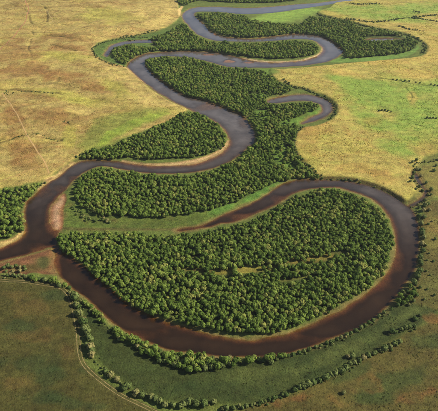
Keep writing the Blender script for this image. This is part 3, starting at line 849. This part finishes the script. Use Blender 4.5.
# ---- the other woods
def pxkeep(holes, base=1.0, thin=.17, thin_k=.4, sd=72):
    def f(x, y):
        u, v = to_pixel(x, y, 0.)
        k = np.full(len(x), base)
        for cx, cy, rx, ry, rot, q in holes:
            c, s = math.cos(math.radians(rot)), math.sin(math.radians(rot))
            a = ((u - cx) * c + (v - cy) * s) / rx; b = (-(u - cx) * s + (v - cy) * c) / ry
            k = np.where(a * a + b * b < 1, k * q, k)
        return k * np.where(fbm(x / 35, y / 35, sd, 3) > thin, thin_k, 1)
    return f
p2 = scatter(W2, 4.4, 1.5, pxkeep([(280,155,7,14,10,.06),(288,168,10,5,20,.1),(262,117,15,6.5,0,.06),(276,140,6,6,0,.3),(296,123,18,4.5,-10,.05),(258,97,11,5,0,.1),(244,85,12,4,10,.4),(266,74,12,5,0,.25),(270,132,5,6,20,.4),(308,111,9,3,0,.3),(262,74,10,4,0,.35),(240,92,10,3,0,.6),(280,88,12,8,0,.7)], 1.0, .15, .45), 1.5, 13)
wood('middle_wood', p2, sizes(p2, .48, .9, 14), GT, 7, 'long green wood from the second lobe up between the river reaches', 'wood', 22)
p4 = scatter(W4, 5.1, 1.5, pxkeep([(285,52,14,1.6,-4,.1),(150,44,12,2,0,.3)]), 1.5, 15)
wood('island_wood', p4, sizes(p4, .55, 1.05, 16), GT, 7, 'narrow wood between the two far reaches of the river', 'wood', 23)
p5 = scatter(W5, 5.2, 1.5, pxkeep([(385,39,22,2.6,0,.0),(395,47,16,2,0,.45),(270,24,20,2,5,.6)], 1.0, .18, .5), 1.5, 17)
wood('far_lobe_wood', p5, sizes(p5, .55, 1.05, 18), GT, 7, 'wood on the far lobe and around the narrow pond at the right', 'wood', 24)
p6 = scatter(W6, 4.4, 1.5, pxkeep([(160,157.5,40,1.0,-2,.1)]), 2.5, 19)
wood('hillside_bend_wood', p6, sizes(p6, .48, .9, 20), GT, 7, 'wood between the tan hillside and the pale curved sandbar', 'wood', 25)
p7 = scatter(W7, 5.4, 1.5, pxkeep([(16,230,8,3,0,.4)]), 1.5, 23)
wood('left_bank_wood', p7, sizes(p7, .6, .95, 24), GT, 7, 'dark wood on the left river bank above the pale sand', 'wood', 26)
p8 = scatter(W8, 6.2, 1.5, None, 1.5, 25)
wood('far_bank_wood', p8, sizes(p8, .7, 1.05, 26), GT, 7, 'strip of wood on the far bank along the top of the scene', 'wood', 27)

# ------------------------------------------------------------------ single bushes and trees outside the woods
ORD = ['first','second','third','fourth','fifth','sixth','seventh','eighth','ninth','tenth','eleventh','twelfth','thirteenth','fourteenth','fifteenth','sixteenth','seventeenth','eighteenth','nineteenth','twentieth']
ORD += ['twenty-' + w for w in ORD[:9]] + ['thirtieth'] + ['thirty-' + w for w in ORD[:9]] + ['fortieth'] + ['forty-' + w for w in ORD[:9]]
protoB = []
def row(name, pts, lo, hi, label, cat, group, kinds, seed, z0=2.0):
    """bushes of one row, counted from the start of the list; each point is a photo pixel at the foot"""
    r = np.random.default_rng(seed)
    if 'from the left' in label: pts = sorted(pts)
    w = ground(np.array([q[:2] for q in pts]), z0)
    for i, (x, y) in enumerate(w):
        s = float(r.uniform(lo, hi))
        if len(pts[i]) > 2: s *= pts[i][2]
        t, c = place(name, kinds[int(r.integers(len(kinds)))], x, y, s, label % ORD[i] if '%s' in label else label, cat, group)
        if kinds is BUSHES and len(protoB) < 60: protoB.append([c, t])
def along(pts, n, jit, seed):
    r = np.random.default_rng(seed)
    c = catmull(pts, 12, False)
    d = np.r_[0, np.cumsum(np.hypot(*np.diff(c, axis=0).T))]
    t = np.clip((np.arange(n) + .5) / n + r.uniform(-.3, .3, n) / n, 0, 1) * d[-1]
    return [(float(np.interp(k, d, c[:, 0]) + r.normal(0, jit)), float(np.interp(k, d, c[:, 1]) + r.normal(0, jit))) for k in t]
ALLK = BUSHES + TREES
row('hedge_bush', along([(73,296),(77,304),(80,315),(84,324),(87,334),(89,344),(91,352),(95,359)], 16, 1.3, 31), 1.0, 1.45, '%s bush from the top in the hedgerow beside the curving farm track', 'bush', 'hedgerow bushes beside the farm track', BUSHES, 31)
row('hedge_bush', [(106,372),(111,376),(117,380),(125,388.5),(128,387),(136,394),(142,396),(151,398),(155,400),(160,402.5),(165,405.5),(173,406),(181,407.5),(184,405.5),(189,403),(197,405),(204,405),(214,403)], .85, 1.3,
    '%s bush from the left in the broken row along the bottom edge', 'bush', 'bushes in the broken row at the bottom', BUSHES, 32)
row('hedge_bush', along([(221,409),(230,409),(240,407.5),(253,405.5),(265,402.5),(275,398.5),(287,395)], 17, .7, 33), .5, .8, '%s low bush from the left in the dark hedge beside the orange soil', 'bush', 'low hedge beside the orange soil', BUSHES, 33)
row('hedge_bush', [(295,391),(299,388.5),(304,387),(308,386),(313,384),(319,382),(325,379.5),(330,377),(335,375),(341,373),(346,370),(350,365),(354,363.5),(359,362),(363,359),(368,356),(374,354.5),(380,351.5),(384,350),(390,348),(394,345.5),(399,343)], .75, 1.15,
    '%s bush from the left in the hedge across the lower right meadow', 'bush', 'bushes in the hedge of the lower right meadow', BUSHES, 34)
row('hedge_bush', [(348,357.5),(352,357),(392,333),(396,332.5),(401,330),(405,329),(409,327.5),(414,327),(420,316),(415,320)], .6, 1.0, '%s bush from the left above the right meadow hedge', 'bush', 'bushes above the right meadow hedge', BUSHES, 35)
row('bank_bush', [(288,356),(293,355),(299,353.5),(304,351),(309,349.5),(316,347),(321,345.5),(327,343),(331,342),(337,339.5),(341,337),(347,334.5),(351,333),(356,330.5),(361,327.5),(365,325.5),(369,322.5),(373,319.5),(379,315.5),(384,312.5)], .62, .85,
    '%s round bush from the left in the dotted row on the outer bank', 'bush', 'dotted row of bushes on the outer bank', BUSHES, 36)
row('riverside_tree', along([(32,279),(45,281),(58,284),(66,287),(74,294),(84,302),(92,311),(100,319)], 26, 1.0, 37), .6, .95, '%s small tree from the left on the bank above the farm track', 'tree', 'small trees on the bank above the farm track', ALLK, 37)
STRIP = [(112,330),(124,334),(138,341),(158,350),(184,356),(210,358.5),(232,359),(252,358.5),(272,357.5),(286,357),(276,361.5),(256,362),(240,363),(228,368),(212,372),(190,371.5),(170,366.5),(150,358),(134,348),(122,340)]
ps = scatter(STRIP, 4.4, 1.5, None, .5, 41)
ps = ps[np.argsort(ps[:, 0])]
r41 = np.random.default_rng(41)
for i, (x, y) in enumerate(ps):
    place('riverside_tree', ALLK[int(r41.integers(len(ALLK)))], x, y, float(r41.uniform(.66, .98)), 'olive green tree packed in the dense strip between river and dark lower meadow', 'tree', 'trees of the dense strip along the near bank')
BAND = [(95,312),(104,320),(113,328.5),(122,336),(116,335),(106,328),(96,319)]
bd = scatter(BAND, 4.0, 1.5, None, .3, 42)
for i, (x, y) in enumerate(bd[np.argsort(bd[:, 0])]):
    place('riverside_tree', ALLK[int(r41.integers(len(ALLK)))], x, y, float(r41.uniform(.45, .7)), ORD[i] + ' small tree from the left where the dense bank strip starts', 'tree', 'small trees where the dense strip starts')
# bushes on the spit and at the left edge
row('spit_bush', [(4,268),(8,266),(12,267),(16,265.5),(20,267),(24,266.5),(6,271),(13,271),(20,271),(25,269)], .6, .9, '%s olive bush from the left on the vegetated end of the reddish spit', 'bush', 'bushes on the reddish spit', BUSHES, 43)
row('hedge_bush', along([(4,276.5),(14,276),(24,277),(33,278)], 11, .7, 44), .5, .8, '%s bush from the left edge in the hedge above the brown field', 'bush', 'bushes above the brown field', BUSHES, 44)
# right bank
rb = scatter([(399,297),(404,289),(412,287),(417,293),(413,303),(404,307),(394,309)], 5.2, 1.5, None, .5, 45)
for i, (x, y) in enumerate(rb[np.argsort(rb[:, 0])]):
    place('riverside_tree', ALLK[int(r41.integers(len(ALLK)))], x, y, float(r41.uniform(.6, .9)), ORD[i] + ' tree from the left of the clump on the right bank below the bend', 'tree', 'clump on the right bank below the bend')
row('bank_bush', [(414,284),(417,278),(419,272),(421,265),(420,258),(423,251),(422,244),(424,238),(422,231),(421,224),(419,217),(424,218),(423,211),(420,262),(422,234),(418,275),(425,206)], .9, 1.3, '%s bush from the bottom on the right bank of the bend', 'bush', 'bushes on the right bank of the bend', BUSHES, 46)
row('meadow_bush', [(428,225),(432,222),(426,246),(429,254),(427,261),(426,272),(430,276),(420,288),(427,290),(434,296),(424,300),(433,262),(435,240)], .35, .65, '%s small bush from the top scattered on the olive slope at the right edge', 'bush', 'scattered bushes at the right edge', BUSHES, 47)
row('stream_bush', [(412,164),(416,162),(420,170),(414,172),(417,170),(412,179),(410,183),(415,182),(419,187),(416,190),(422,191),(425,200),(428,205),(431,195),(431,190),(424,207),(419,208),(429,211),(436,166),(438,160),(434,171),(421,176),(426,183)], .6, .95,
    '%s bush counted from the near end of the small stream at the right', 'bush', 'bushes along the stream', BUSHES, 48)
# lone shrubs in the right fields
FAR = [([(379,111),(382,110.5),(385,110.8),(388,111.3),(391,112)], '%s bush from the left of the short dark hedge in the bright green field'), ([(427,118.5),(430,118.5),(433,118.7),(436,119)], '%s bush from the left in the short hedge right of the green field'),
       ([(393,80),(397,80.3),(401,80.8),(405,81.5),(409,82)], '%s bush from the left of the longer hedge line on the tan strip'), ([(416,83),(420,83.2)], '%s bush from the left beside the gap of the hedge line on the tan strip'), ([(431,84.5),(435,85),(438,85.5)], '%s bush from the left at the end of the tan strip hedge')]
for j, (pts, lb) in enumerate(FAR):
    row('field_bush', pts, .55, .8, lb, 'bush', lb[8:].replace('bush from the left', 'bushes', 1), BUSHES, 50 + j, 4.0)
MAT_PALE = leaf_material('silvery_foliage', (.16, .17, .055), (.18, .18, .06), (.20, .19, .07))
PALE = [(crown_mesh('pale_bush_crown', 390, 4.4, 2.7, .25, MAT_PALE, 26, 24, .5), trunk_mesh('pale_bush_stem', 490, 4.4, .14, .5), 4.4, 2.7)]
row('lone_bush', [(343.5,394)], .72, .74, 'single pale round bush alone in the lower right field', 'bush', None, PALE, 60)

GB = instance_group('bush_scatter', protoB[:12])
def scrub(name, lines, step_m, jit, lo, hi, label, seed, z0=2.0, marg=.3):
    r = np.random.default_rng(seed); out = []
    for pts in lines:
        w = P(pts, z0, 6, False)
        d = np.r_[0, np.cumsum(np.hypot(*np.diff(w, axis=0).T))]
        t = np.arange(0, d[-1], step_m) + r.uniform(-.4, .4, len(np.arange(0, d[-1], step_m))) * step_m
        out.append(np.column_stack([np.interp(t, d, w[:, 0]), np.interp(t, d, w[:, 1])]) + r.normal(0, jit, (len(t), 2)))
    p = np.vstack(out); p = p[sample(SD, p[:, 0], p[:, 1]) > marg]
    wood(name, p, sizes(p, lo, hi, seed), GB, 12, label, 'scrub', seed)
scrub('bend_scrub', [[(318,14),(345,20),(372,27),(404,33.5),(420,40),(426,46),(422,53)], [(318,13),(325,17),(345,21)], [(345,19),(355,20),(366,22),(376,22)], [(376,22),(390,21),(400,19),(412,18),(438,22)], [(412,18),(425,16),(440,15)],
     [(350,3.5),(362,4.5),(378,4)], [(414,12),(420,12.5)], [(400,26),(408,29),(418,31)]], 2.0, 3.0, .25, .75, 'dark scrub lining the far bend and the field edges at the upper right', 61, 4.0)
scrub('pond_scrub', [[(283,80),(292,86),(305,89),(318,94),(330,99.5),(336,106),(335,113),(330,119)], [(297,131),(294,146),(300,158),(312,170),(322,177)], [(322,178.5),(350,180),(373,186.5),(391,195),(402,203)], [(304,127),(298,132)]], 2.4, 1.8, .28, .62,
      'scrub along the crescent pond and the edge of the tan field', 62, 3.0)
scrub('marsh_scrub', [[(113,66),(104,62),(97,57),(93,50),(97,45),(108,41),(125,37.5),(140,34.5),(158,30)], [(120,38),(140,40),(165,38)], [(125,36),(135,37),(148,37)], [(112,64),(118,66),(124,67)]], 2.6, 2.0, .25, .6, 'scrub ringing the green marsh on the left', 63, 3.0)
scrub('bank_scrub', [[(76,158),(84,154),(96,151),(110,147)], [(30,188),(45,182)], [(80,205),(95,214),(108,220)], [(78,210),(90,218),(112,222)], [(72,207),(80,214),(86,220)]], 3.6, 1.6, .35, .6, 'low scrub on the swale and the foot of the hill', 64, 2.0)
scrub('hedge_undergrowth', [[(73,297),(77,305),(80,316),(84,325),(87,335),(89,345),(91,353),(96,360),(106,373),(117,381),(126,389),(137,394.5)], [(137,394.5),(151,399),(160,403),(173,407),(190,405),(214,404)], [(221,410),(240,408.5),(265,403.5),(287,396)],
      [(293,392),(308,387),(325,380.5),(346,371),(368,357),(390,349),(401,343)], [(390,334),(405,330),(415,327)], [(285,357),(304,352),(327,344),(347,336),(365,327),(384,314),(396,303)], [(4,277.5),(24,278),(45,281.5),(60,286),(74,295),(92,312),(112,331)],
      [(414,285),(419,272),(421,258),(423,244),(422,231),(420,217),(414,210)], [(411,207),(424,200),(428,192),(420,185),(413,174),(418,164),(438,160)]], 2.0, 1.6, .14, .42, 'low tangled undergrowth joining the hedges and bank bushes', 66, 2.0)
scrub('gully_scrub', [[(30,133.5),(38,133.5),(53,139),(60,140)], [(62,120),(66,122),(70,124)], [(4,91),(8,92),(13,92.5)], [(4,93),(8,94),(12,94)], [(18,91.5),(33,92.5),(45,94),(55,95)], [(10,140),(20,135),(30,133)]], 3.0, 1.8, .2, .42, 'thin brown scrub in the hillside gullies', 65, 4.0)

# ------------------------------------------------------------------ rough grass: tussocks over the open land
def tussock_material():
    m, nt, out = new_mat('tussock_blades')
    at = N(nt, 'ShaderNodeAttribute', attribute_name='tint'); at.attribute_type = 'INSTANCER'
    bs = N(nt, 'ShaderNodeBsdfPrincipled', Roughness=.9)
    bs.inputs['Specular IOR Level'].default_value = .1
    nt.links.new(at.outputs['Color'], bs.inputs['Base Color'])
    tl = N(nt, 'ShaderNodeBsdfTranslucent'); nt.links.new(at.outputs['Color'], tl.inputs['Color'])
    mx = N(nt, 'ShaderNodeMixShader'); mx.inputs[0].default_value = .2
    nt.links.new(bs.outputs[0], mx.inputs[1]); nt.links.new(tl.outputs[0], mx.inputs[2]); nt.links.new(mx.outputs[0], out.inputs[0])
    return m
MAT_TUFT = tussock_material()
def tuft_mesh(seed):
    r = np.random.default_rng(seed); V = []; F = []
    for k in range(16):
        a = r.uniform(0, 6.283); l = r.uniform(.35, .85); h = r.uniform(.22, .5) * (1.25 - l * .6); w = r.uniform(.12, .26)
        c, s_ = math.cos(a), math.sin(a); q = r.uniform(-.2, .2, 2); n = len(V)
        V += [(q[0] - s_ * w, q[1] + c * w, -.05), (q[0] + s_ * w, q[1] - c * w, -.05), (q[0] + c * l * .6, q[1] + s_ * l * .6, h), (q[0] + c * l - s_ * w * .5, q[1] + s_ * l + c * w * .5, h * .75)]
        F += [(n, n + 1, n + 2), (n, n + 2, n + 3)]
    return mesh_from('tussock_blades', V, F, MAT_TUFT)
single = []
for k, (u, v) in enumerate([(344.5, 398), (352, 402), (333, 403)]):
    x, y = ground([(u, v)], 2.5)[0]
    o = link('grass_tussock', tuft_mesh(500 + k)); o.location = (x, y, float(sample(Z, x, y)))
    single.append([o])
    tag(o, ['small grass tuft below the lone round bush', 'small grass tuft right of and below the lone round bush', 'small grass tuft left of and below the lone round bush'][k], 'grass tuft', 'loose grass tufts in the lower right field')
GTU = instance_group('tussock_scatter', single)
def tussocks(name, m, n, lo, hi, label, seed, var=.3):
    r = np.random.default_rng(seed)
    v = r.uniform(-12, 440, n * 3); u = r.uniform(-60, 500, n * 3)
    area = np.hypot(1, 1) / np.maximum(SP + (v - IMG_H / 2) / FPX * CP, .05) ** 3      # ground area behind a pixel, so that tufts spread evenly on the land
    keep = r.uniform(0, area.max(), len(v)) < area
    p = ground(np.column_stack([u, v])[keep], 2.0)
    p = p[(sample(m, p[:, 0], p[:, 1]) > r.uniform(.1, 1, len(p))) & (sample(SD, p[:, 0], p[:, 1]) > 3)]
    o = wood(name, p, r.uniform(lo, hi, len(p)) * (1 + fbm(p[:, 0] / 18, p[:, 1] / 18, 95, 2)), GTU, 3, label, 'grass', seed)
    c = np.column_stack([sample(C[..., k], p[:, 0], p[:, 1]) for k in range(3)]) * (r.uniform(1.2 - var, 1.2 + var, (len(p), 1))) * (1 + .12 * r.normal(size=(len(p), 3)))
    a = o.data.attributes.new('tint', 'FLOAT_COLOR', 'POINT')
    a.data.foreach_set('color', np.column_stack([c.clip(0.005, .5), np.ones(len(p))]).astype(np.float32).ravel())
tracks_off = np.ones((NY, NX))
for pts, w, c, a in TRACKS:
    tracks_off *= sstep(w, w + 1.2, line_dist(P(pts, 5, 4, False), False, 20))
tussocks('hill_grass', sstep(0, -8, S['hill']) * tracks_off * np.clip(.5 + 1.8 * n1 + n2, 0, 1), 400000, .6, 1.5, 'rough dry grass tufts covering the left hillside', 81, .26)
tussocks('field_grass', sstep(0, -6, S['fr']) * np.clip(.55 + 1.8 * n1 + n2, 0, 1), 420000, .6, 1.5, 'rough grass tufts covering the right-hand field', 82, .26)
low = np.maximum.reduce([sstep(0, -4, S['bl']), sstep(0, -4, S['br']), sstep(0, -4, S['mb']), sstep(0, -3, S['sw']), mask('marsh', 4, 0, 3)]) * sstep(3, 4, dfarm) * np.clip(.55 + n2, 0, 1)
tussocks('meadow_grass', low, 500000, .5, 1.2, 'rough grass tufts on the near meadows and the dry channel', 83, .26)

# ------------------------------------------------------------------ the air over the valley
hz_v = [(x, y, z) for x in (-14000, 14000) for y in (-11000, 17000) for z in (-6, 452)]
hz_f = [(0, 1, 3, 2), (4, 6, 7, 5), (0, 4, 5, 1), (2, 3, 7, 6), (0, 2, 6, 4), (1, 5, 7, 3)]
m = bpy.data.materials.new('valley_haze'); m.use_nodes = True
nt = m.node_tree; nt.nodes.clear()
out = nt.nodes.new('ShaderNodeOutputMaterial'); pv = nt.nodes.new('ShaderNodeVolumePrincipled')
pv.inputs['Color'].default_value = (.86, .90, .96, 1); pv.inputs['Density'].default_value = 1.8e-5
pv.inputs['Anisotropy'].default_value = .2
nt.links.new(pv.outputs[0], out.inputs['Volume'])
tag(link('haze', mesh_from('haze', hz_v, hz_f, m)), 'thin bright haze over the valley', 'haze', kind='stuff')
